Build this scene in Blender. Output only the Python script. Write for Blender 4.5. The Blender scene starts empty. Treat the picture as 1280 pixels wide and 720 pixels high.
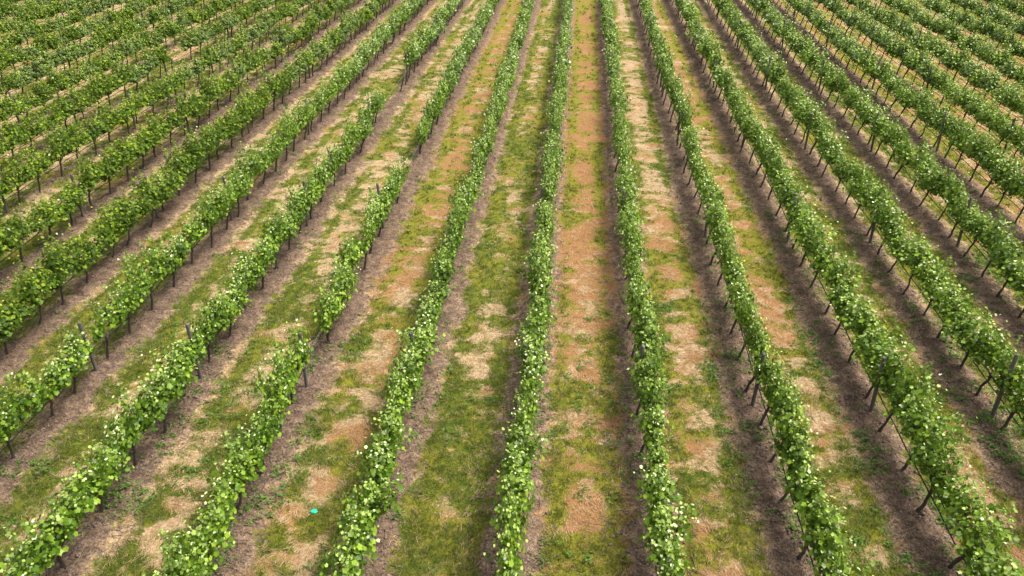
import bpy, math, random
import numpy as np
from mathutils import Vector, Matrix

random.seed(7)
RNG = np.random.default_rng(11)
sc = bpy.context.scene
COL = sc.collection

# ------------------------------------------------------------------ camera
H = 11.0                      # metres above the ground
PITCH = math.atan(575 / 1000) # below the horizon
YAW = math.radians(4.61)      # turned a little anticlockwise from the row direction
FPX = 1000.0                  # focal length in pixels of a 1280 px wide picture
cam = bpy.data.cameras.new("camera")
cam.lens = 36 * FPX / 1280
cam.sensor_width = 36
cam.clip_end = 3000
camo = bpy.data.objects.new("camera", cam)
COL.objects.link(camo)
camo.location = (0, 0, H)
camo.rotation_euler = (math.pi / 2 - PITCH, 0, YAW)
sc.camera = camo
FWD = np.array([-math.sin(YAW) * math.cos(PITCH), math.cos(YAW) * math.cos(PITCH), -math.sin(PITCH)])
RGT = np.array([math.cos(YAW), math.sin(YAW), 0.0])
UPV = np.cross(RGT, FWD)
def project(p):
    d = np.asarray(p, float) - np.array([0, 0, H])
    z = d @ FWD
    return 640 + FPX * (d @ RGT) / z, 360 - FPX * (d @ UPV) / z, z
def unproject(u, v, z=0.0):
    d = FWD + RGT * (u - 640) / FPX - UPV * (v - 360) / FPX
    t = (z - H) / d[2]
    return np.array([0, 0, H]) + d * t

# ------------------------------------------------------------------ layout
S = 2.5                       # row spacing
X0 = -0.712 - 0.19            # foot of the row that runs nearest the lens axis
DV = 1.19                     # vine spacing
BAY = 7 * DV                  # post spacing
YP = unproject(1093, 517)[1]  # one line of posts
def rowx(k): return X0 + S * k
def sstep(a, b, x):
    t = np.clip((np.asarray(x, float) - a) / (b - a), 0, 1)
    return t * t * (3 - 2 * t)

def vnoise(x, y, seed=0):
    x = np.asarray(x, float); y = np.asarray(y, float)
    xi = np.floor(x).astype(np.int64); yi = np.floor(y).astype(np.int64)
    fx = x - xi; fy = y - yi
    fx = fx * fx * (3 - 2 * fx); fy = fy * fy * (3 - 2 * fy)
    def h(a, b):
        n = (a * 374761393 + b * 668265263 + seed * 974634777) & 0xffffffff
        n = ((n ^ (n >> 13)) * 1274126177) & 0xffffffff
        return ((n ^ (n >> 16)) & 0xffff) / 65535.0
    return ((h(xi, yi) * (1 - fx) + h(xi + 1, yi) * fx) * (1 - fy)
            + (h(xi, yi + 1) * (1 - fx) + h(xi + 1, yi + 1) * fx) * fy)
def fbm(x, y, seed=0, o=4):
    s = 0; a = 0.5; t = 0
    for i in range(o):
        s = s + a * vnoise(x * 2 ** i + 17.3 * i, y * 2 ** i - 9.1 * i, seed + i); t += a; a *= 0.55
    return s / t

def gz_smooth(x, y):
    return -0.5 * sstep(13.5, 20.5, x) + 0.10 * (fbm(np.asarray(x) / 9, np.asarray(y) / 9, 3, 2) - 0.5)
def rowdist(x):
    q = (np.asarray(x, float) - X0) / S
    return np.abs(q - np.round(q)) * S
def lanedist(x):
    """the mown lanes lie a little off centre on the right of the field"""
    x = np.asarray(x, float)
    return rowdist(x - .12 + .20 * sstep(0, 6, x) + .05 * (vnoise(x / 5, x * 0, 4) - .5))
def strip_index(x): return np.floor((np.asarray(x, float) - X0) / S).astype(int)

# tone of each grass lane: (green, orange) against straw, near end -> far end
LANE = {-1: ((.53, .30), (.55, .35)), 0: ((.36, .72), (.42, .95)), 1: ((.36, .55), (.38, .32)), 2: ((.42, .60), (.40, .68)),
        3: ((.47, .45), (.42, .35)), 4: ((.46, .40), (.44, .30)), 5: ((.46, .35), (.44, .30)), -2: ((.44, .46), (.42, .80)), -3: ((.49, .30), (.44, .30)),
        -4: ((.55, .2), (.48, .25)), -5: ((.58, .2), (.40, .25)), -6: ((.46, .2), (.40, .2))}
def lane_tone(x, y):
    x = np.asarray(x, float); y = np.asarray(y, float)
    si = strip_index(x)
    t = sstep(13, 30, y)
    g = np.zeros_like(x); o = np.zeros_like(x)
    for j in np.unique(si):
        n, f = LANE.get(int(j), ((.48, .45), (.44, .58)) if j > 0 else ((.46, .25), (.43, .25)))
        m = si == j
        g[m] = (n[0] * (1 - t) + f[0] * t)[m]; o[m] = (n[1] * (1 - t) + f[1] * t)[m]
    return g, o
def ground_fields(x, y):
    """grass cover, green and orange weight at a point: 0..1 each"""
    d = lanedist(x)
    n1 = fbm(x / 0.35, y / 0.55, 21, 4) - 0.5
    n0 = fbm(x / 0.16, y / 0.22, 27, 2) - 0.5
    # out at the sides of the field the straw reaches right under the vines
    dry_side = np.maximum(sstep(-15.5, -19.0, x), sstep(15.5, 19.5, x) * .8)
    cover = sstep(0.30, 0.74, d + 0.50 * n1 + 0.40 * n0 + .30 * dry_side + .04 + .08 * sstep(4, 9, x) * sstep(14, 24, y) + .12 * sstep(-3, -8, x))
    g, o = lane_tone(x, y)
    # the edges of a lane stay greener than its trodden middle
    edge = 1 - sstep(0.0, 0.30, np.abs(d - 0.72))
    wx = (fbm(x / .5, y / .5, 61, 3) - .5) * .5; wy = (fbm(x / .5, y / .5, 66, 3) - .5) * .5
    p = fbm((x + wx) / 0.50, (y + wy) / 0.30, 40, 5)
    p2 = fbm((x + wx) / 1.3, (y + wy) / 1.5, 55, 4)
    green = sstep(0.34, 0.64, p * 0.60 + p2 * 0.40 + (g - 0.47) * 0.60 + edge * 0.13)
    q = fbm((x + wx) / 0.45 + 50, (y + wy) / 0.4, 77, 4) * 0.6 + fbm(x / 1.4, y / 2, 71, 3) * 0.4
    orange = sstep(0.33, 0.68, q + (o - 0.50) * 0.5)
    return cover, green, orange

# ------------------------------------------------------------------ material helpers
def new_mat(name):
    m = bpy.data.materials.new(name); m.use_nodes = True
    nt = m.node_tree; nt.nodes.clear()
    out = nt.nodes.new("ShaderNodeOutputMaterial")
    return m, nt, out
class N:
    def __init__(s, nt): s.nt = nt
    def n(s, t, **kw):
        x = s.nt.nodes.new(t)
        for k, v in kw.items():
            if k.startswith("i_"):
                x.inputs[k[2:].replace("_", " ")].default_value = v
            else: setattr(x, k, v)
        return x
    def l(s, a, b): s.nt.links.new(a, b)
    def attr(s, name): return s.n("ShaderNodeAttribute", attribute_name=name).outputs["Fac"]
    def math(s, op, a, b=None, clamp=False):
        x = s.n("ShaderNodeMath", operation=op, use_clamp=clamp)
        for i, v in enumerate((a, b)):
            if v is None: continue
            if isinstance(v, (int, float)): x.inputs[i].default_value = v
            else: s.l(v, x.inputs[i])
        return x.outputs[0]
    def mix(s, f, a, b, mode="MIX"):
        x = s.n("ShaderNodeMix", data_type="RGBA", blend_type=mode)
        for i, v in ((0, f), (6, a), (7, b)):
            if isinstance(v, (int, float)): x.inputs[i].default_value = v
            elif isinstance(v, tuple): x.inputs[i].default_value = (*v, 1)
            else: s.l(v, x.inputs[i])
        return x.outputs[2]
    def noise(s, vec, scale, detail=4, rough=0.6, mapscale=None):
        x = s.n("ShaderNodeTexNoise"); x.inputs["Scale"].default_value = scale
        x.inputs["Detail"].default_value = detail; x.inputs["Roughness"].default_value = rough
        if mapscale:
            mp = s.n("ShaderNodeMapping"); mp.inputs["Scale"].default_value = mapscale
            s.l(vec, mp.inputs["Vector"]); vec = mp.outputs[0]
        s.l(vec, x.inputs["Vector"]); return x.outputs["Fac"]
    def remap(s, v, a, b, c=0.0, d=1.0):
        x = s.n("ShaderNodeMapRange"); x.inputs[1].default_value = a; x.inputs[2].default_value = b
        x.inputs[3].default_value = c; x.inputs[4].default_value = d
        s.l(v, x.inputs[0]); return x.outputs[0]

SOIL_D = (.098, .063, .043); SOIL_M = (.255, .168, .110); SOIL_L = (.50, .345, .22)
STRAW = (.44, .30, .155); STRAW_L = (.64, .485, .305); ORANGE = (.35, .175, .070); GREEN_D = (.058, .108, .009); GREEN_Y = (.23, .22, .022)

def ground_material():
    m, nt, out = new_mat("vineyard_ground"); N_ = N(nt)
    tc = N_.n("ShaderNodeTexCoord").outputs["Object"]
    cover, green, orange = N_.attr("cover"), N_.attr("green"), N_.attr("orange")
    fine = N_.noise(tc, 22, 5, .7)
    mid = N_.noise(tc, 5.5, 5, .65)
    fib = N_.noise(tc, 26, 4, .75, (1.0, .6, 1.0))
    fib2 = N_.noise(tc, 18, 4, .75, (.5, 1.3, 1.0))
    # soil
    s = N_.mix(N_.remap(mid, .38, .62), SOIL_D, SOIL_M)
    s = N_.mix(N_.math("MULTIPLY", N_.attr("hollow_shade"), .85), s, (.055, .038, .028))  # hollows round the vine feet shaded by a darker soil colour
    track = N_.attr("track")
    s = N_.mix(N_.math("MULTIPLY", N_.remap(N_.math("ADD", fine, N_.math("MULTIPLY", mid, .6)), .62, .98), N_.math("ADD", N_.math("MULTIPLY", track, .95), .25, True)), s, SOIL_L)
    litter = N_.remap(N_.noise(tc, 30, 4, .75, (1, .6, 1)), .55, .63)
    s = N_.mix(N_.math("MULTIPLY", litter, .6), s, (.52, .40, .29))
    # sward
    jit = N_.math("MULTIPLY", N_.math("SUBTRACT", N_.noise(tc, 13, 6, .75, (1.2, .8, 1)), .5), 2.2)
    jit = N_.math("ADD", jit, N_.math("MULTIPLY", N_.math("SUBTRACT", N_.noise(tc, 5.5, 5, .7, (.8, 1.2, 1)), .5), 1.9))
    gg = N_.remap(N_.math("ADD", green, jit), .22, .78)
    oj = N_.math("MULTIPLY", N_.math("SUBTRACT", N_.noise(tc, 8, 5, .7, (.9, 1.1, 1.7)), .5), 2.4)
    oo = N_.remap(N_.math("ADD", orange, oj), .2, .85)
    fib3 = N_.noise(tc, 11, 6, .78, (.7, 1.6, 1.0))
    dry = N_.mix(N_.remap(fib2, .44, .60), STRAW, STRAW_L)
    dry = N_.mix(N_.remap(fib3, .34, .52, .85, 0), dry, (.27, .175, .075))
    dry = N_.mix(N_.math("MULTIPLY", oo, .95), dry, ORANGE)
    grn = N_.mix(N_.remap(N_.math("ADD", mid, N_.math("MULTIPLY", orange, .25)), .40, .72), GREEN_D, GREEN_Y)
    g = N_.mix(gg, dry, grn)
    g = N_.mix(N_.remap(fib, .36, .52, .5, 0), g, (.055, .05, .02))
    cj = N_.noise(tc, 9, 6, .78)
    cc = N_.remap(N_.math("ADD", cover, N_.math("MULTIPLY", N_.math("SUBTRACT", cj, .5), 2.6)), .25, .70)
    s = N_.mix(N_.remap(N_.noise(tc, 4.0, 6, .78), .38, .58, .8, 0), s, SOIL_D)
    s = N_.mix(N_.remap(N_.noise(tc, 17, 4, .8), .40, .50, .6, 0), s, (.045, .032, .025))
    c = N_.mix(cc, s, g)
    p = N_.n("ShaderNodeBsdfPrincipled"); p.inputs["Roughness"].default_value = .95
    p.inputs["Specular IOR Level"].default_value = .15
    N_.l(c, p.inputs["Base Color"])
    h = N_.math("ADD", fine, N_.math("MULTIPLY", fib, .7))
    b = N_.n("ShaderNodeBump"); b.inputs["Strength"].default_value = .9; b.inputs["Distance"].default_value = .05
    N_.l(h, b.inputs["Height"]); N_.l(b.outputs[0], p.inputs["Normal"])
    N_.l(p.outputs[0], out.inputs[0]); return m

def leaf_material(name, dark, mid, bright, young, under=(.32, .40, .18), gloss=.38):
    m, nt, out = new_mat(name); N_ = N(nt)
    tint, yng, pale = N_.attr("tint"), N_.attr("young"), N_.attr("pale")
    rnd = N_.n("ShaderNodeObjectInfo").outputs["Random"]
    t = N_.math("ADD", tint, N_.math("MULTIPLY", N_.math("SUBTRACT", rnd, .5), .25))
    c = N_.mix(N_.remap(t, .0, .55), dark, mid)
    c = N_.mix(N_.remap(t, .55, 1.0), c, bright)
    c = N_.mix(yng, c, young)
    back = N_.n("ShaderNodeNewGeometry").outputs["Backfacing"]
    c = N_.mix(N_.math("MULTIPLY", back, .22), c, under)
    c = N_.mix(pale, c, (.76, .82, .50))
    p = N_.n("ShaderNodeBsdfPrincipled"); p.inputs["Roughness"].default_value = gloss
    p.inputs["Specular IOR Level"].default_value = .24
    N_.l(c, p.inputs["Base Color"])
    tr = N_.n("ShaderNodeBsdfTranslucent")
    tcol = N_.mix(.5, c, (.32, .50, .02), "MIX")
    N_.l(tcol, tr.inputs["Color"])
    ms = N_.n("ShaderNodeMixShader"); ms.inputs[0].default_value = .22
    N_.l(p.outputs[0], ms.inputs[1]); N_.l(tr.outputs[0], ms.inputs[2])
    N_.l(ms.outputs[0], out.inputs[0]); return m

def rough_material(name, a, b, scale, stretch=(1, 1, 1), rough=.9, bump=.6, dist=.01, rand=0.0):
    m, nt, out = new_mat(name); N_ = N(nt)
    tc = N_.n("ShaderNodeTexCoord").outputs["Object"]
    f = N_.noise(tc, scale, 5, .65, stretch)
    c = N_.mix(N_.remap(f, .32, .68), a, b)
    if rand:
        r = N_.n("ShaderNodeObjectInfo").outputs["Random"]
        c = N_.mix(N_.math("MULTIPLY", r, rand), c, tuple(min(1, x * 1.9) for x in b))
    p = N_.n("ShaderNodeBsdfPrincipled"); p.inputs["Roughness"].default_value = rough
    N_.l(c, p.inputs["Base Color"])
    bp = N_.n("ShaderNodeBump"); bp.inputs["Strength"].default_value = bump; bp.inputs["Distance"].default_value = dist
    N_.l(f, bp.inputs["Height"]); N_.l(bp.outputs[0], p.inputs["Normal"])
    N_.l(p.outputs[0], out.inputs[0]); return m

def tuft_material(name, lo, hi, green_d, green_l):
    """blades: attribute dry 0..1 mixes green to straw, warm adds rust"""
    m, nt, out = new_mat(name); N_ = N(nt)
    tint, dry, warm = N_.attr("tint"), N_.attr("dry"), N_.attr("warm")
    g = N_.mix(tint, green_d, green_l); s = N_.mix(tint, lo, hi)
    s = N_.mix(N_.math("MULTIPLY", warm, .8), s, ORANGE)
    c = N_.mix(dry, g, s)
    p = N_.n("ShaderNodeBsdfPrincipled"); p.inputs["Roughness"].default_value = .7; p.inputs["Specular IOR Level"].default_value = .25
    N_.l(c, p.inputs["Base Color"])
    tr = N_.n("ShaderNodeBsdfTranslucent"); N_.l(c, tr.inputs["Color"])
    ms = N_.n("ShaderNodeMixShader"); ms.inputs[0].default_value = .25
    N_.l(p.outputs[0], ms.inputs[1]); N_.l(tr.outputs[0], ms.inputs[2]); N_.l(ms.outputs[0], out.inputs[0]); return m

M_GROUND = ground_material()
M_LEAF = leaf_material("vine_leaf", (.026, .064, .004), (.092, .178, .010), (.27, .40, .034), (.42, .54, .13))
M_LEAF_W = leaf_material("vine_leaf_warm", (.018, .044, .003), (.068, .132, .005), (.22, .31, .012), (.36, .46, .04), gloss=.55)
M_BARK = rough_material("vine_bark", (.030, .022, .018), (.105, .078, .060), 26, (1, 1, .25), .95, .9, .012, .12)
M_POST = rough_material("weathered_post", (.050, .043, .038), (.155, .135, .115), 16, (1, 1, .12), .9, .6, .008, .25)
M_HOSE = rough_material("drip_hose", (.012, .011, .010), (.03, .027, .024), 8, (1, 1, 1), .6, .1, .002)
M_WIRE = rough_material("galvanised_wire", (.16, .16, .16), (.30, .30, .30), 8, (1, 1, 1), .5, .1, .001)
M_SHOOT = rough_material("green_shoot", (.10, .16, .03), (.20, .25, .06), 12, (1, 1, 1), .6, .1, .002)
M_GRASS = tuft_material("grass_blade", STRAW, STRAW_L, (.038, .078, .008), (.19, .22, .022))
M_WEED = tuft_material("weed_leaf", (.25, .22, .08), (.4, .33, .14), (.055, .13, .018), (.16, .28, .045))
M_CLOD = rough_material("soil_clod", (.10, .070, .056), (.27, .19, .145), 7, (1, 1, 1), .95, .6, .01)
M_TWIG = rough_material("dry_twig", (.10, .068, .05), (.33, .24, .165), 9, (1, 1, 1), .9, .2, .003)

# ------------------------------------------------------------------ mesh helpers
def mesh_np(name, v, f, mats, attrs=None, smooth=False, mat_idx=None):
    """v (n,3), f (m,k) constant k or list of such arrays"""
    fs = f if isinstance(f, list) else [f]
    me = bpy.data.meshes.new(name)
    v = np.asarray(v, np.float32)
    me.vertices.add(len(v)); me.vertices.foreach_set("co", v.ravel())
    li = np.concatenate([a.ravel() for a in fs]).astype(np.int32)
    cnt = np.concatenate([np.full(len(a), a.shape[1]) for a in fs]).astype(np.int32)
    me.loops.add(len(li)); me.loops.foreach_set("vertex_index", li)
    me.polygons.add(len(cnt))
    st = np.concatenate([[0], np.cumsum(cnt)[:-1]]).astype(np.int32)
    me.polygons.foreach_set("loop_start", st)
    if mat_idx is not None: me.polygons.foreach_set("material_index", np.asarray(mat_idx, np.int32))
    me.update(calc_edges=True); me.validate()
    if smooth: me.polygons.foreach_set("use_smooth", np.ones(len(me.polygons), bool))
    for m in mats: me.materials.append(m)
    for k, (dom, arr) in (attrs or {}).items():
        a = me.attributes.new(k, "FLOAT", dom); a.data.foreach_set("value", np.asarray(arr, np.float32))
    return me
def link(name, me, parent=None, loc=(0, 0, 0)):
    o = bpy.data.objects.new(name, me); COL.objects.link(o); o.location = loc
    if parent: o.parent = parent
    return o
def tag(o, label=None, cat=None, group=None, kind=None):
    for k, v in (("label", label), ("category", cat), ("group", group), ("kind", kind)):
        if v: o[k] = v
    return o

def tube(pts, rad, n=7, cap=True):
    """tapered tube through pts: verts, quad faces, cap tris"""
    pts = np.asarray(pts, float); rad = np.broadcast_to(np.asarray(rad, float), (len(pts),))
    d = np.gradient(pts, axis=0); d /= np.linalg.norm(d, axis=1)[:, None] + 1e-9
    ref = np.array([1.0, 0, 0]) if abs(d[0][0]) < .9 else np.array([0, 1.0, 0])
    a = np.cross(d, ref); a /= np.linalg.norm(a, axis=1)[:, None]
    b = np.cross(d, a)
    th = np.arange(n) * 2 * math.pi / n
    v = pts[:, None, :] + rad[:, None, None] * (np.cos(th)[None, :, None] * a[:, None, :] + np.sin(th)[None, :, None] * b[:, None, :])
    v = v.reshape(-1, 3); m = len(pts)
    i = np.arange(m - 1)[:, None] * n; j = np.arange(n)[None, :]; jn = (j + 1) % n
    q = np.stack([i + j, i + jn, i + n + jn, i + n + j], -1).reshape(-1, 4)
    tri = np.zeros((0, 3), int)
    if cap:
        v = np.vstack([v, pts[0], pts[-1]]); k = m * n; e = (m - 1) * n
        tri = np.array([[k, (x + 1) % n, x] for x in range(n)] + [[k + 1, e + x, e + (x + 1) % n] for x in range(n)])
    return v, q, tri
class Acc:
    """collects constant-size face soups with face attributes"""
    def __init__(s): s.v = []; s.q = []; s.t = []; s.n = 0
    def add(s, v, q=None, t=None):
        if q is not None and len(q): s.q.append(np.asarray(q) + s.n)
        if t is not None and len(t): s.t.append(np.asarray(t) + s.n)
        s.v.append(v); s.n += len(v)
    def faces(s):
        f = []
        if s.q: f.append(np.vstack(s.q))
        if s.t: f.append(np.vstack(s.t))
        return f
    def mesh(s, name, mats, smooth=True): return mesh_np(name, np.vstack(s.v), s.faces(), mats, smooth=smooth)

# leaf outline: five soft lobes with a notch at the stalk
_ang = np.radians([0, 33, 62, 100, 142, 180, -142, -100, -62, -33]); _rad = np.array([1, .70, .93, .68, .80, .38, .80, .68, .93, .70])
LEAF = np.vstack([[0, 0, -.10], np.stack([np.cos(_ang) * _rad, np.sin(_ang) * _rad, .10 * np.abs(np.sin(_ang)) - .14 * np.maximum(np.cos(_ang), 0)], -1)])
LEAF_F = np.array([[0, i + 1, (i + 1) % 10 + 1] for i in range(10)])
_a2 = np.radians([0, 60, 125, 180, -125, -60]); _r2 = np.array([1, .9, .85, .45, .85, .9])
LEAF2 = np.stack([np.cos(_a2) * _r2, np.sin(_a2) * _r2, .10 * np.abs(np.sin(_a2)) - .12 * np.cos(_a2)], -1)
LEAF2_F = np.array([[0, 1, 2, 3], [0, 3, 4, 5]])
def place_leaves(pos, nrm, tip, size, tmpl, tf):
    nrm = nrm / (np.linalg.norm(nrm, axis=1)[:, None] + 1e-9)
    tip = tip - nrm * (tip * nrm).sum(1)[:, None]; tip /= np.linalg.norm(tip, axis=1)[:, None] + 1e-9
    side = np.cross(nrm, tip)
    v = pos[:, None, :] + size[:, None, None] * (tmpl[None, :, 0, None] * tip[:, None, :] + tmpl[None, :, 1, None] * side[:, None, :] + tmpl[None, :, 2, None] * nrm[:, None, :])
    n = len(pos); k = len(tmpl)
    f = (tf[None] + np.arange(n)[:, None, None] * k).reshape(-1, tf.shape[1])
    return v.reshape(-1, 3), f

def foliage_points(rng, shoots=18, dens=1.0, halfy=.60, wide=1.0, tall=1.0, palefrac=.08, tipfrac=.6, puff=.28):
    """leaves carried on upright shoots that rise from a cane along +-Y at 0.74 m"""
    P = []; NRM = []; TIP = []; SZ = []; YG = []; TN = []; PL = []
    stems = []
    ys = np.linspace(-halfy, halfy, shoots) + rng.normal(0, .04, shoots)
    for y in ys:
        fall = 1 - puff * (abs(y) / halfy) ** 2.2
        b = np.array([rng.normal(.0, .03), y, .77 + rng.normal(0, .02)])
        hh = (rng.normal(.66, .09) * tall) * fall
        long_ = rng.random() < .36
        if long_: hh += rng.uniform(.12, .40)
        top = b + np.array([rng.normal(0, .095) * wide, rng.normal(0, .14), hh])
        if long_: top[0] += rng.normal(0, .16)
        bulge = np.array([rng.normal(0, .10) * wide, rng.normal(0, .05), 0])
        nn = int(rng.integers(16, 21))
        for i in range(nn):
            t = (i + .5) / nn
            c = b * (1 - t) + top * t + bulge * math.sin(math.pi * t)
            prof = (.55 + .75 * math.sin(math.pi * min(1, t * 1.25)) ** .8) * (1 if t < .75 else max(.2, (1.05 - t) / .3))
            m = 1 + (rng.random() < .95 * dens) * 1 + (rng.random() < 1.0 * dens and t < .8) * 1 + (rng.random() < .6 * dens and t < .7) * 1
            for _ in range(int(m)):
                th = rng.uniform(0, 2 * math.pi)
                dirv = np.array([math.cos(th) * 1.25, math.sin(th) * .85, 0])
                r = rng.uniform(.03, .225) * prof * wide * (1 - .7 * puff * (abs(y) / halfy) ** 2)
                p = c + dirv * r + np.array([0, 0, rng.normal(0, .03) - .1 * r])
                if p[2] < .64: p[2] = .64 + rng.random() * .2
                nr = dirv * rng.uniform(.2, 1.0) + np.array([0, 0, rng.uniform(.45, 1.1)]) + rng.normal(0, .33, 3)
                tp = dirv + np.array([0, 0, -rng.uniform(.2, 1.0)]) + rng.normal(0, .3, 3)
                young = max(0.0, (t - .72) / .28) * rng.uniform(.4, 1)
                sz = (.027 + .052 * rng.random() ** 1.6) * (1 - .45 * young)
                P.append(p); NRM.append(nr); TIP.append(tp); SZ.append(sz); YG.append(young * .8)
                # inner leaves get a lower tint, outer and upper ones a higher
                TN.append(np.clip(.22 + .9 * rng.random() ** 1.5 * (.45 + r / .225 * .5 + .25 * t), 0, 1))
                PL.append(0.0)
        # small pale leaves about the tip, the pale colour also painting sky glints
        sp = rng.random() < .45
        for _ in range(int(rng.integers(3, 10) if rng.random() < tipfrac else 0)):
            t = rng.uniform(.55, 1.04)
            c = b * (1 - t) + top * t + bulge * math.sin(math.pi * min(t, 1)) + rng.normal(0, .075, 3) * [1.5, 1, .8]
            P.append(c); NRM.append(np.array([rng.normal(0, .4), rng.normal(-.3, .4), 1])); TIP.append(rng.normal(0, 1, 3))
            SZ.append(rng.uniform(.020, .045)); YG.append(.9); TN.append(1); PL.append(rng.uniform(.35, 1) if sp and rng.random() < palefrac * 8 else 0)
        stems.append((b, top, bulge))
    P, NRM, TIP = map(np.array, (P, NRM, TIP))
    SZ, YG, TN, PL = map(np.array, (SZ, YG, TN, PL))
    pale_glint = (rng.random(len(P)) < palefrac) & (P[:, 2] > 1.05) & (PL == 0)
    PL[pale_glint] = rng.uniform(.15, .85, pale_glint.sum()) ** 1.2; SZ[pale_glint] *= rng.uniform(.5, .95, pale_glint.sum())  # whitish undersides, and sky glints painted as pale leaf colour
    return P, NRM, TIP, SZ, YG, TN, PL, stems

def foliage_mesh(name, seed, mat, **kw):
    rng = np.random.default_rng(seed)
    P, NR, TP, SZ, YG, TN, PL, stems = foliage_points(rng, **kw)
    v, f = place_leaves(P, NR, TP, SZ, LEAF, LEAF_F)
    acc_v = [v]; fs_t = [f]; n = len(v); base = len(f)
    q_all = []
    for b, top, bl in stems:
        t = np.linspace(0, 1, 6)[:, None]
        pts = b * (1 - t) + top * t + bl * np.sin(math.pi * t)
        tv, tq, tt = tube(pts, np.linspace(.006, .002, 6), 4, False)
        acc_v.append(tv); q_all.append(tq + n); n += len(tv)
    q = np.vstack(q_all)
    rep = lambda a, c: np.concatenate([np.repeat(a, 10), np.full(len(q), c)])
    idx = np.concatenate([np.zeros(base, int), np.ones(len(q), int)])
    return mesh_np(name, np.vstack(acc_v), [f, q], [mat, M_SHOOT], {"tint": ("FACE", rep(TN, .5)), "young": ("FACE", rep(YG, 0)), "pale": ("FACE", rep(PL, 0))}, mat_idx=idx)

def trunk_pts(rng, lean):
    n = 9; t = np.linspace(0, 1, n)
    wob = rng.normal(0, .024, (n, 2)); wob[0] = 0; wob[-1] = 0
    wob = np.cumsum(wob, 0) * .6; wob -= np.outer(t, wob[-1])
    x = lean[0] * (t ** 1.2) + wob[:, 0]; y = lean[1] * np.sin(t * math.pi / 2) + wob[:, 1]
    z = -.10 + t * .82
    r = np.array([.046, .036, .031, .029, .028, .028, .031, .038, .030]) * rng.uniform(.85, 1.15) * rng.uniform(.85, 1.15, n)
    return np.stack([x, y, z], -1), r
def cane_pts(rng, head, s):
    t = np.linspace(0, 1, 7)
    y = head[1] + s * t * .57; z = head[2] - .03 + .06 * np.sin(np.minimum(1, t * 2.5) * math.pi / 2) + rng.normal(0, .008, 7)
    x = head[0] * (1 - t * .3) + rng.normal(0, .008, 7)
    return np.stack([x, y, z], -1), np.linspace(.020, .009, 7)

# ------------------------------------------------------------------ vine prototypes
LEAN = .16                     # canopies sit a little to the +X side of the feet
NF = 14
FOL = {}
for i in range(NF):
    r = np.random.default_rng(500 + i)
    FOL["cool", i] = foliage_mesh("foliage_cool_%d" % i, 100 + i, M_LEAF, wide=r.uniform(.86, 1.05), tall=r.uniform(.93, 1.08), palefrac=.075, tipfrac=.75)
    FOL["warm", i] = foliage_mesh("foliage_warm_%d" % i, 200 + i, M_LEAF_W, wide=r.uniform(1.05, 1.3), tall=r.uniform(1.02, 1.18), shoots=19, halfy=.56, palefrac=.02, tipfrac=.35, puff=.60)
for i in range(4):
    FOL["thin", i] = foliage_mesh("foliage_thin_%d" % i, 300 + i, M_LEAF, shoots=8, dens=.5, halfy=.36, wide=.8, tall=.8, palefrac=.10)
TRUNK = []
for i in range(10):
    r = np.random.default_rng(700 + i)
    p, rad = trunk_pts(r, (LEAN + r.normal(0, .045), r.normal(0, .06)))
    v, q, t = tube(p, rad, 8)
    v = v + r.normal(0, .0022, v.shape)
    a = Acc(); a.add(v, q, t)
    tm = a.mesh("trunk_%d" % i, [M_BARK])
    cm = []
    for s in (-1, 1):
        cp, cr = cane_pts(r, p[-2], s); a = Acc(); a.add(*tube(cp, cr, 6)); cm.append(a.mesh("cane_%d_%d" % (i, s), [M_BARK]))
    TRUNK.append((tm, cm, p, rad))

def build_vine(base, fkey, ti, scale, label, bare=False):
    root = bpy.data.objects.new("grapevine", None); COL.objects.link(root)
    root.empty_display_size = .2
    root.location = base; root.scale = (1, 1, scale[2])
    tag(root, label, "grapevine", "grapevines trained along the rows")
    tm, cm, _, _ = TRUNK[ti]
    link("trunk", tm, root)
    for c in cm: link("cane", c, root)
    if not bare:
        f = link("foliage", FOL[fkey], root, (LEAN, 0, 0)); f.scale = (scale[0], scale[1], 1)
    return root

# ------------------------------------------------------------------ where vines stand
def in_frame(p, mu=0, mv=0):
    u, v, z = project(p)
    return z > 1 and -mu < u < 1280 + mu and -mv < v < 720 + mv
def shows(x, y, z0):
    return any(in_frame((x + dx, y + dy, z0 + zz)) for dx, dy, zz in ((0, 0, .1), (.12, 0, .9), (.12, 0, 1.3), (.12, .5, 1.0), (.12, -.5, 1.0), (.3, 0, 1.0), (-.2, 0, 1.0)))
KMIN, KMAX = -19, 16
# missing or weak vines seen in the picture: row, image height of the foot, state
GAPS = [(-3, 106, 116, "bare"), (-3, 116, 146, "gone"), (-2, 196, 240, "gone"), (-2, 320, 342, "thin"), (-2, 440, 478, "gone"), (-4, 425, 452, "thin"), (-8, 78, 86, "gone"), (-8, 87, 95, "bare"), (9, 36, 44, "thin"), (10, 6, 22, "gone"), (-7, 115, 123, "thin")]
vines = []
for k in range(KMIN, KMAX + 1):
    x = rowx(k)
    for i in range(-8, 70):
        y = YP + DV * (i + .5)
        if y < 2: continue
        z = float(gz_smooth(x, y))
        if not in_frame((x, y, z + .8), 260, 200 if y < 20 else 55): continue
        r = np.random.default_rng((k + 50) * 1000 + i + 20)
        yy = y + r.normal(0, .07); xx = x + r.normal(0, .045)
        z = float(gz_smooth(xx, yy))
        u, v, d = project((xx, yy, z))
        vines.append(dict(k=k, i=i, x=xx, y=yy, z=z, v=v, d=d, see=shows(xx, yy, z), state="ok", r=r))
for k, v0, v1, st in GAPS:
    for q in vines:
        if q["k"] == k and v0 <= q["v"] <= v1: q["state"] = st
vines = [q for q in vines if q["state"] != "gone"]

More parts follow.
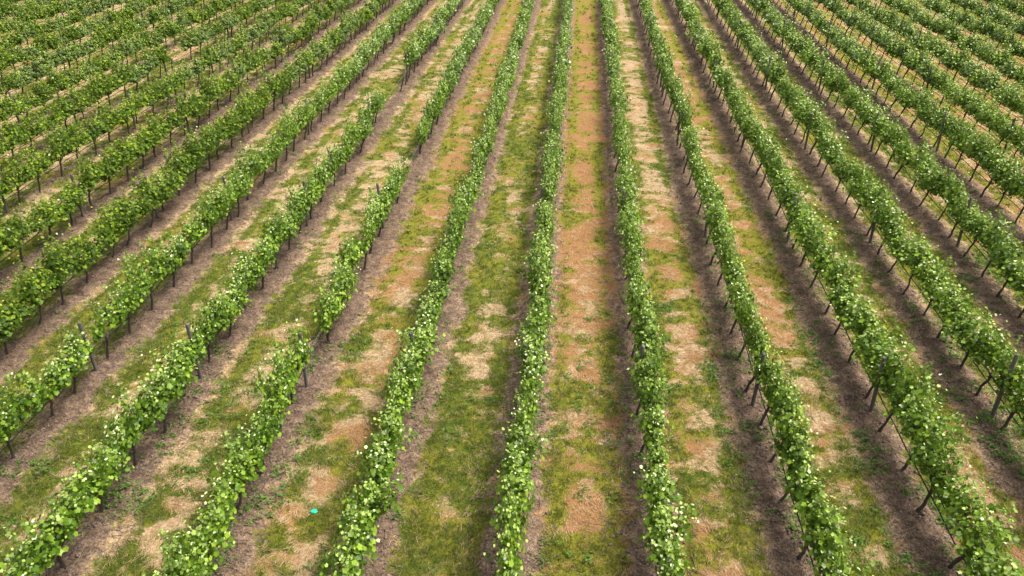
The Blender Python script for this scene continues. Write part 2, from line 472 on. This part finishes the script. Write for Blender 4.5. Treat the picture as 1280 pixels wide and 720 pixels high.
ONES = ["", "first", "second", "third", "fourth", "fifth", "sixth", "seventh", "eighth", "ninth", "tenth", "eleventh", "twelfth", "thirteenth", "fourteenth",
        "fifteenth", "sixteenth", "seventeenth", "eighteenth", "nineteenth", "twentieth"]
TENS = {2: "twenty", 3: "thirty", 4: "forty"}
def ordw(n):
    if n <= 20: return ONES[n]
    if n % 10 == 0: return {30: "thirtieth", 40: "fortieth"}[n]
    return TENS[n // 10] + "-" + ONES[n % 10]
def rowname(k):
    return ("%s row right of the green litter" % ordw(k + 2)) if k >= -1 else ("%s row left of the green litter" % ordw(-1 - k))

seen = sorted([q for q in vines if q["see"]], key=lambda q: q["d"])
solo = seen[:298]; solo_ids = {id(q) for q in solo}
# anything that only the margin holds goes to the mass with the farther ones
rest = [q for q in vines if id(q) not in solo_ids]
for k in range(KMIN, KMAX + 1):
    for n, q in enumerate(sorted([q for q in seen if q["k"] == k], key=lambda q: q["y"])): q["n"] = n + 1
for q in solo:
    r = q["r"]; k = q["k"]
    warm = k <= -5
    st = q["state"]
    if st == "thin": key = ("thin", int(r.integers(4)))
    else: key = ("warm" if warm else "cool", int(r.integers(NF)))
    sx = (r.uniform(.58, .98) if k < 3 else r.uniform(.85, 1.2)) if not warm else r.uniform(.85, 1.2); sy = r.uniform(.95, 1.08) * (1 if r.random() < .5 else -1); szz = r.uniform(.88, 1.12) + .12 * float(vnoise(q["y"] / 4, k * 3.1, 8) - .5)
    if r.random() < .5: sx = -sx
    look = {"bare": "bare leafless grapevine", "thin": "small thin-leaved grapevine"}.get(st) or \
        ("bushy yellow-green grapevine" if warm else "leafy green grapevine with pale shoot tips")
    build_vine((q["x"], q["y"], q["z"]), key, int(r.integers(10)), (sx, sy, szz), "%s, %s from the near end, %s" % (look.replace(" with pale shoot tips", ""), ordw(q["n"]), rowname(k)), st == "bare")

# the farther vines, past the first three hundred: one mass
def far_proto(seed, warm):
    rng = np.random.default_rng(seed)
    P, NR, TP, SZ, YG, TN, PL, _ = foliage_points(rng, shoots=15, dens=.9, halfy=.55, wide=1.02 if warm else .92, tall=rng.uniform(1.0, 1.14) if warm else rng.uniform(.95, 1.1), puff=.62 if warm else .40, palefrac=.015 if warm else .05, tipfrac=.35 if warm else .7)
    return place_leaves(P, NR, TP, SZ * 1.16, LEAF2, LEAF2_F) + (TN, YG, PL)
protos = {(w, i): far_proto(900 + i + 50 * w, bool(w)) for w in (0, 1) for i in range(10)}
V = []; F = []; A = {"tint": [], "young": [], "pale": []}; n = 0; MI = []
TV = []; TQ = []; tn = 0
for q in rest:
    r = q["r"]; w = int(q["k"] <= -5)
    c, s = (r.uniform(.82, 1.15) * (1.0 if w else (1.1 if q["k"] >= 3 else .9))) * (1 if r.random() < .5 else -1), r.uniform(.95, 1.08)
    jx = r.uniform(.86, 1.14)
    if q["state"] != "bare":
        v, f, TN, YG, PL = protos[w, int(r.integers(10))]
        vv = v * [c, s, jx] + [q["x"] + LEAN, q["y"], q["z"]]
        V.append(vv); F.append(f + n); n += len(v)
        dt = r.uniform(-.20, .06)
        A["tint"].append(np.repeat(np.clip(TN + dt, 0, 1), 2)); A["young"].append(np.repeat(YG, 2)); A["pale"].append(np.repeat(PL, 2))
        MI.append(np.full(len(f), w))
    _, _, p, rad = TRUNK[int(r.integers(10))]
    sel = [0, 2, 4, 6, 8]
    v, f, _ = tube(p[sel] * [1, 1, jx] + [q["x"], q["y"], q["z"]], rad[sel], 6, False)
    TV.append(v); TQ.append(f + tn); tn += len(v)
    cp = np.array([[p[-2][0], -.5, .73], [p[-2][0], 0, .70], [p[-2][0], .5, .73]]) * [1, 1, jx] + [q["x"], q["y"], q["z"]]
    v, f, _ = tube(cp, .012, 4, False); TV.append(v); TQ.append(f + tn); tn += len(v)
tq = np.vstack(TQ)
for a in A: A[a].append(np.full(len(tq), 0.3))
me = mesh_np("grapevine_mass", np.vstack(V + TV), np.vstack(F + [tq + n]), [M_LEAF, M_LEAF_W, M_BARK], {a: ("FACE", np.concatenate(A[a])) for a in A}, mat_idx=np.concatenate(MI + [np.full(len(tq), 2)]))
tag(link("grapevine_foliage", me), "farther grapevines running on up the rows to the far edge", "grapevines", None, "stuff")
print("vines seen", len(seen), "solo", len(solo), "mass", len(rest))

# ------------------------------------------------------------------ posts, hoses, wires
post_meshes = []
for i in range(4):
    r = np.random.default_rng(40 + i)
    rad = r.uniform(.036, .046); top = r.uniform(1.42, 1.58)
    zs = np.array([-.25, 0, .5, 1.0, top - .03, top - .008, top]); rr = np.array([1, 1, .98, .96, .94, .90, .74]) * rad
    pts = np.stack([r.normal(0, .003, 7), r.normal(0, .003, 7), zs], -1)
    a = Acc(); a.add(*tube(pts, rr, 12)); pm = a.mesh("post_%d" % i, [M_POST]); post_meshes.append(pm)
posts = []
for k in range(KMIN, KMAX + 1):
    for j in range(-2, 9):
        x, y = rowx(k), YP + BAY * j
        if y < 4: continue
        if not in_frame((x + .1, y, 1.2), 60, 60): continue
        posts.append((k, j, x, y))
for k in range(KMIN, KMAX + 1):
    n = 0
    for kk, j, x, y in [p for p in posts if p[0] == k]:
        vis = any(in_frame((x, y, h)) for h in (.1, .9, 1.5))
        if not vis: continue
        n += 1
        r = np.random.default_rng(k * 31 + j * 7 + 999)
        o = link("trellis_post", post_meshes[int(r.integers(4))], None, (x + r.normal(.04, .03), y + r.normal(0, .05), float(gz_smooth(x, y))))
        if k >= 4: o.scale.z = 1.08
        o.rotation_euler = (r.normal(0, .02), r.normal(.02, .03), r.uniform(0, 6.28))
        tag(o, "grey weathered wooden post, %s from the near end, %s" % (ordw(n), rowname(k)), "post", "posts holding up the vine rows")
for k in range(KMIN, KMAX + 1):
    ys = [q["y"] for q in vines if q["k"] == k and q["see"]]
    if len(ys) < 3: continue
    x = rowx(k); y0, y1 = min(ys) - 2.5, max(ys) + 4
    yy = np.arange(y0, y1, .3); r = np.random.default_rng(k + 77)
    nz = np.array([float(t) for t in (vnoise(yy / .8, yy * 0 + k, 5) - .5)])
    ph = ((yy - YP) / DV) % 1.0
    z = gz_smooth(np.full_like(yy, x), yy) + .54 - .02 * np.sin(ph * math.pi) + nz * .015
    a = Acc(); a.add(*tube(np.stack([x + .085 + nz * .02, yy, z], -1), .0125, 6))
    tag(link("drip_hose", a.mesh("drip_hose", [M_HOSE])), "black drip hose strung at knee height along the %s" % rowname(k), "hose", "drip hoses along the vine rows")
    for nm, hz, dx in (("trellis_wire", .735, .13),):
        a = Acc(); a.add(*tube(np.stack([x + dx + nz * 0, yy, gz_smooth(np.full_like(yy, x), yy) + hz], -1), .0028, 4))
        tag(link(nm, a.mesh(nm, [M_WIRE])), "thin steel wire stretched through the canes of the %s" % rowname(k), "wire", "steel wires along the vine rows")

# ------------------------------------------------------------------ ground
def axis(lo, hi, step, far):
    core = np.arange(lo, hi, step)
    out = []; s = step; p = core[-1]
    while p < far: s *= 1.35; p += s; out.append(p)
    inn = []; s = step; p = core[0]
    while p > -far: s *= 1.35; p -= s; inn.append(p)
    return np.concatenate([inn[::-1], core, out])
gx = axis(-26, 24, .085, 900); gy = axis(7, 52, .10, 1200)
GX, GY = np.meshgrid(gx, gy)
gX, gY = GX.ravel(), GY.ravel()
def ground_z(x, y):
    d = rowdist(x)
    soil = 1 - sstep(.5, .8, d)
    rel = (fbm(x / .16, y / .2, 90, 3) - .5)
    mound = .05 * np.exp(-(d / .28) ** 2) + (fbm(x / .35, y / .35, 402, 3) - .5) * .16 * np.exp(-(d / .4) ** 2)
    rut = -.035 * np.exp(-((d - .58) / .16) ** 2)
    near = (np.abs(x) < 40) & (y < 70)
    return gz_smooth(x, y) + np.where(near, mound + rut + rel * (.12 * soil + .04) + (fbm(x / .7, y / .9, 12, 2) - .5) * .07, 0)
gZ = ground_z(gX, gY)
cov, grn, org = ground_fields(gX, gY)
far_lane = np.where((np.abs(gX) > 60) | (gY > 90), .5, 1)
d = lanedist(gX)
track = np.exp(-((d - .52) / .2) ** 2)
# shade of the hollows at each vine foot, painted as darker soil
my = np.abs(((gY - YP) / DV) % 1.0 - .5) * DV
hollow_shade = np.exp(-(rowdist(gX - .03) / .20) ** 2 - (my / .30) ** 2)
hollow_shade = np.clip(hollow_shade * sstep(.30, .62, fbm(gX / .22, gY / .22, 311, 4)) * 1.6, 0, 1)
nx, ny = len(gx), len(gy)
i = (np.arange(ny - 1)[:, None] * nx + np.arange(nx - 1)[None]).ravel()
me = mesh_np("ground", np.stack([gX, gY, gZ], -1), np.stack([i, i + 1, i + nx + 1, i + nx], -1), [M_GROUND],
             {"cover": ("POINT", cov * far_lane), "green": ("POINT", grn), "orange": ("POINT", org), "track": ("POINT", track), "hollow_shade": ("POINT", hollow_shade)}, smooth=True)
tag(link("ground", me), "vineyard ground of bare soil bands and mown grass lanes", "ground", None, "structure")

# ------------------------------------------------------------------ grass, weeds, litter
def scatter(n, ymax=50, power=1.0, seed=0):
    """points spread so that they are denser near the camera"""
    r = np.random.default_rng(seed)
    u = r.uniform(-60, 1340, n); v = 720 + 60 - (r.random(n) ** power) * 800
    d = FWD[None] + RGT[None] * ((u - 640) / FPX)[:, None] - UPV[None] * ((v - 360) / FPX)[:, None]
    t = -H / d[:, 2]
    p = np.array([0, 0, H]) + d * t[:, None]
    return p[:, 0], p[:, 1], r
def blades(x, y, r, hgt, wid, name, mat, dry, warm, tilt=.6, label="", cat="", per=1, nm="grass"):
    n = len(x)
    z = ground_z(x, y)
    th = r.uniform(0, 2 * math.pi, n); a = np.stack([np.cos(th), np.sin(th), 0 * th], -1)
    ph = r.uniform(0, 2 * math.pi, n); ln = r.uniform(.1, tilt, n) * hgt * 1.6
    tip = np.stack([np.cos(ph) * ln, np.sin(ph) * ln, hgt * r.uniform(.5, 1, n)], -1)
    b = np.stack([x, y, z - .006], -1)
    v = np.stack([b - a * wid[:, None] / 2, b + a * wid[:, None] / 2, b + tip], 1).reshape(-1, 3)
    f = np.arange(3 * n).reshape(-1, 3)
    me = mesh_np(nm, v, f, [mat], {"tint": ("FACE", r.random(n)), "dry": ("FACE", dry), "warm": ("FACE", warm)})
    return tag(link(nm, me), label, cat, None, "stuff")

x, y, r = scatter(78000, seed=5)
c, g, o = ground_fields(x, y)
keep = r.random(len(x)) < sstep(.25, .8, c) * (.22 + .78 * sstep(.2, .7, g))
x, y, c, g, o = x[keep], y[keep], c[keep], g[keep], o[keep]
nt_ = len(x); NB = 10
big = r.uniform(.5, 1.5, nt_) * (1 + .8 * (r.random(nt_) < .12))
dk = np.clip(1 - sstep(.25, .75, g + r.normal(0, .20, nt_)), 0, 1); wk = np.clip(o * r.uniform(0, 1.3, nt_), 0, 1)
rp = lambda a: np.repeat(a, NB)
off = r.normal(0, .028, (nt_ * NB, 2)) * rp(big)[:, None]
tx, ty = rp(x) + off[:, 0], rp(y) + off[:, 1]
dist = np.sqrt(tx * tx + ty * ty + H * H)
hgt = rp((.030 + .050 * sstep(.4, .9, g)) * big) * r.uniform(.6, 1.2, nt_ * NB) * (.8 + dist / 50)
blades(tx, ty, r, hgt, .006 * dist / 14 + .003, "grass", M_GRASS, np.clip(rp(dk) + r.normal(0, .12, nt_ * NB), 0, 1), rp(wk), .9, "short mown grass in green and straw tufts down the lanes", "grass")
# hay: cut straw lying flat in wisps
x, y, r = scatter(40000, seed=6)
c, g, o = ground_fields(x, y)
keep = r.random(len(x)) < sstep(.3, .8, c) * (.15 + .85 * (1 - sstep(.3, .7, g)))
x, y = x[keep], y[keep]; nh = len(x); NB = 5
ang = rp2 = np.repeat((vnoise(x / .5, y / .5, 201) * 6.0), NB) + r.normal(0, .35, nh * NB)
hx = np.repeat(x, NB) + r.normal(0, .035, nh * NB); hy = np.repeat(y, NB) + r.normal(0, .035, nh * NB)
hz = ground_z(hx, hy) + r.uniform(.006, .03, nh * NB)
L = r.uniform(.03, .11, nh * NB); wd = .0028 * np.sqrt(hx * hx + hy * hy + H * H) / 14
ux, uy = np.cos(ang) * L, np.sin(ang) * L; sx_, sy_ = -np.sin(ang) * wd, np.cos(ang) * wd
v = np.stack([np.stack([hx - ux - sx_, hy - uy - sy_, hz], -1), np.stack([hx - ux + sx_, hy - uy + sy_, hz + .004], -1), np.stack([hx + ux, hy + uy, hz + r.uniform(-.01, .02, nh * NB)], -1)], 1).reshape(-1, 3)
me = mesh_np("cut_straw", v, np.arange(len(v)).reshape(-1, 3), [M_GRASS], {"tint": ("FACE", r.random(nh * NB)), "dry": ("FACE", np.ones(nh * NB)), "warm": ("FACE", r.random(nh * NB) * .35)})
tag(link("cut_straw", me), "wisps of dry cut grass lying on the lanes", "cut grass", None, "stuff")

# weeds: low green leaves about the feet of the vines, thicker on the right side
x, y, r = scatter(260000, seed=9)
d = rowdist(x)
w = fbm(x / .45, y / .7, 130, 3) * .6 + fbm(x / 2.5, y / 3.5, 140, 2) * .4
right = sstep(1, 6, x)
keep = (((w > .60 - .055 * right) & (d < .8)) | (w > .66)) & (r.random(len(x)) < .075 + .03 * right)
x, y = x[keep], y[keep]
NW = 9; big = r.uniform(.6, 1.7, len(x)); nw = len(x) * NW
off = r.normal(0, .045, (nw, 2)) * np.repeat(big, NW)[:, None]
hump = np.exp(-(off ** 2).sum(1) / .006)
x = np.repeat(x, NW) + off[:, 0]; y = np.repeat(y, NW) + off[:, 1]; big = np.repeat(big, NW)
nl = len(x); z = ground_z(x, y)
dist = np.sqrt(x * x + y * y + H * H)
pos = np.stack([x, y, z + .012 + hump * r.uniform(.02, .10, nl) * big], -1)
nr = np.stack([r.normal(0, .45, nl), r.normal(0, .45, nl), np.ones(nl)], -1); tp = r.normal(0, 1, (nl, 3)) * [1, 1, .4]
LW = np.array([[-.9, 0, 0], [0, -.38, .12], [1, 0, -.08], [0, .38, .12]])
v, f = place_leaves(pos, nr, tp, r.uniform(.018, .045, nl) * (.8 + dist / 60), LW, np.array([[0, 1, 2, 3]]))
me = mesh_np("weeds", v, f, [M_WEED], {"tint": ("FACE", r.random(nl)), "dry": ("FACE", (r.random(nl) < .06) * .8), "warm": ("FACE", np.zeros(nl))})
tag(link("weeds", me), "low green weeds in patches on the bare soil under the vines", "weeds", None, "stuff")

# clods and crumbs of soil
x, y, r = scatter(90000, seed=13)
d = rowdist(x); keep = (d < .75) & (r.random(len(x)) < 1.1 - d); x, y = x[keep], y[keep]
n_ = len(x); z = ground_z(x, y)
ico_v = np.array([[1, 0, 0], [-1, 0, 0], [0, 1, 0], [0, -1, 0], [0, 0, 1], [0, 0, -1]], float)
ico_f = np.array([[0, 2, 4], [2, 1, 4], [1, 3, 4], [3, 0, 4], [2, 0, 5], [1, 2, 5], [3, 1, 5], [0, 3, 5]])
sz = .010 + .040 * r.random(n_) ** 4
rot = r.uniform(0, 6.28, n_); cr, sr = np.cos(rot)[:, None], np.sin(rot)[:, None]
base = ico_v[None] * r.uniform(.6, 1.3, (n_, 6, 1))
vx = base[..., 0] * cr - base[..., 1] * sr; vy = base[..., 0] * sr + base[..., 1] * cr
v = np.stack([vx * 1.2, vy, base[..., 2] * .7], -1) * sz[:, None, None] + np.stack([x, y, z], -1)[:, None]
f = (ico_f[None] + np.arange(n_)[:, None, None] * 6).reshape(-1, 3)
tag(link("soil_crumbs", mesh_np("soil_crumbs", v.reshape(-1, 3), f, [M_CLOD])), "clods and crumbs of dry brown soil under the vines", "soil clods", None, "stuff")

# prunings and dry stalks lying about
x, y, r = scatter(60000, seed=17)
d = rowdist(x); keep = (d < .85) & (r.random(len(x)) < .16); x, y = x[keep], y[keep]
n_ = len(x); z = ground_z(x, y) + .012
L = r.uniform(.03, .16, n_); th = r.normal(math.pi / 2, 1.0, n_); wd = r.uniform(.003, .008, n_)
dx, dy = np.cos(th) * L, np.sin(th) * L; px_, py_ = -np.sin(th) * wd, np.cos(th) * wd
e = lambda ax, ay, az: np.stack([x + ax, y + ay, z + az], -1)
v = np.stack([e(-dx - px_, -dy - py_, 0), e(-dx + px_, -dy + py_, 0), e(-dx, -dy, .008), e(dx - px_, dy - py_, .01), e(dx + px_, dy + py_, .01), e(dx, dy, .018)], 1)
fq = np.array([[0, 3, 4, 1], [1, 4, 5, 2], [2, 5, 3, 0]])
f = (fq[None] + np.arange(n_)[:, None, None] * 6).reshape(-1, 4)
tag(link("litter_twigs", mesh_np("litter_twigs", v.reshape(-1, 3), f, [M_TWIG])), "dry stalks and prunings strewn on the soil", "debris", None, "stuff")

# ------------------------------------------------------------------ scraps on the grass
def scrap(name, u, v_, size, colour, label, cat, seed, tall=.5):
    r = np.random.default_rng(seed)
    p = unproject(u, v_); z = float(ground_z(p[0:1], p[1:2])[0])
    n, m = 12, 9; vs = []; ph = r.uniform(0, 6.28, 6)
    for j in range(m + 1):
        el = math.pi * j / m
        for i_ in range(n):
            az = 2 * math.pi * i_ / n
            k = 1 + .16 * math.sin(3 * az + ph[0] + 2 * el) + .12 * math.sin(5 * az + ph[1]) * math.sin(3 * el + ph[2]) + r.normal(0, .05)
            vs.append((size * k * math.cos(az) * math.sin(el), size * .8 * k * math.sin(az) * math.sin(el), size * tall * k * math.cos(el)))
    vs = np.array(vs); q = np.array([[j * n + i_, (j + 1) * n + i_, (j + 1) * n + (i_ + 1) % n, j * n + (i_ + 1) % n] for j in range(m) for i_ in range(n)])
    mt = rough_material(name + "_plastic", tuple(c * .85 for c in colour), colour, 20, rough=.4, bump=.3, dist=.004)
    o = link(name, mesh_np(name, vs, q, [mt]), None, (p[0], p[1], z + size * tall * .75))
    tag(o, label, cat); return o
scrap("plastic_litter", 393, 641, .070, (.01, .62, .36), "bright turquoise green crumpled plastic litter on the mown grass lane", "litter", 3, .3)
scrap("plastic_tag", 617, 602, .028, (.62, .09, .05), "tiny red plastic tag lying at the grass edge beside the vines", "litter", 4, .35)

# ------------------------------------------------------------------ light
EL, AZ = math.radians(64), math.radians(82)      # sun height; compass bearing clockwise from +Y
sun = bpy.data.lights.new("sun", "SUN"); sun.energy = 2.3; sun.angle = math.radians(18); sun.color = (1, .955, .89)
so = bpy.data.objects.new("sun", sun); COL.objects.link(so)
dv = Vector((math.sin(AZ) * math.cos(EL), math.cos(AZ) * math.cos(EL), math.sin(EL)))
so.rotation_euler = dv.to_track_quat("Z", "Y").to_euler(); so.location = dv * 60
w = bpy.data.worlds.new("World"); sc.world = w; w.use_nodes = True
nt = w.node_tree; nt.nodes.clear()
sky = nt.nodes.new("ShaderNodeTexSky"); sky.sky_type = "NISHITA"; sky.sun_disc = False
sky.sun_elevation = EL; sky.sun_rotation = AZ; sky.air_density = 1.0; sky.dust_density = 7.0
bg = nt.nodes.new("ShaderNodeBackground"); bg.inputs["Strength"].default_value = .15
wo = nt.nodes.new("ShaderNodeOutputWorld")
hs = nt.nodes.new("ShaderNodeHueSaturation"); hs.inputs["Saturation"].default_value = .45    # thin high cloud whitens the sky
nt.links.new(sky.outputs[0], hs.inputs["Color"]); nt.links.new(hs.outputs[0], bg.inputs[0]); nt.links.new(bg.outputs[0], wo.inputs[0])

sc.view_settings.view_transform = "Standard"; sc.view_settings.look = "None"
sc.view_settings.exposure = 0.64; sc.view_settings.gamma = 1; sc.view_settings.use_curve_mapping = False
sc.render.filter_size = 1.1
sc.cycles.max_bounces = 6; sc.cycles.diffuse_bounces = 3; sc.cycles.transmission_bounces = 3; sc.cycles.use_denoising = True
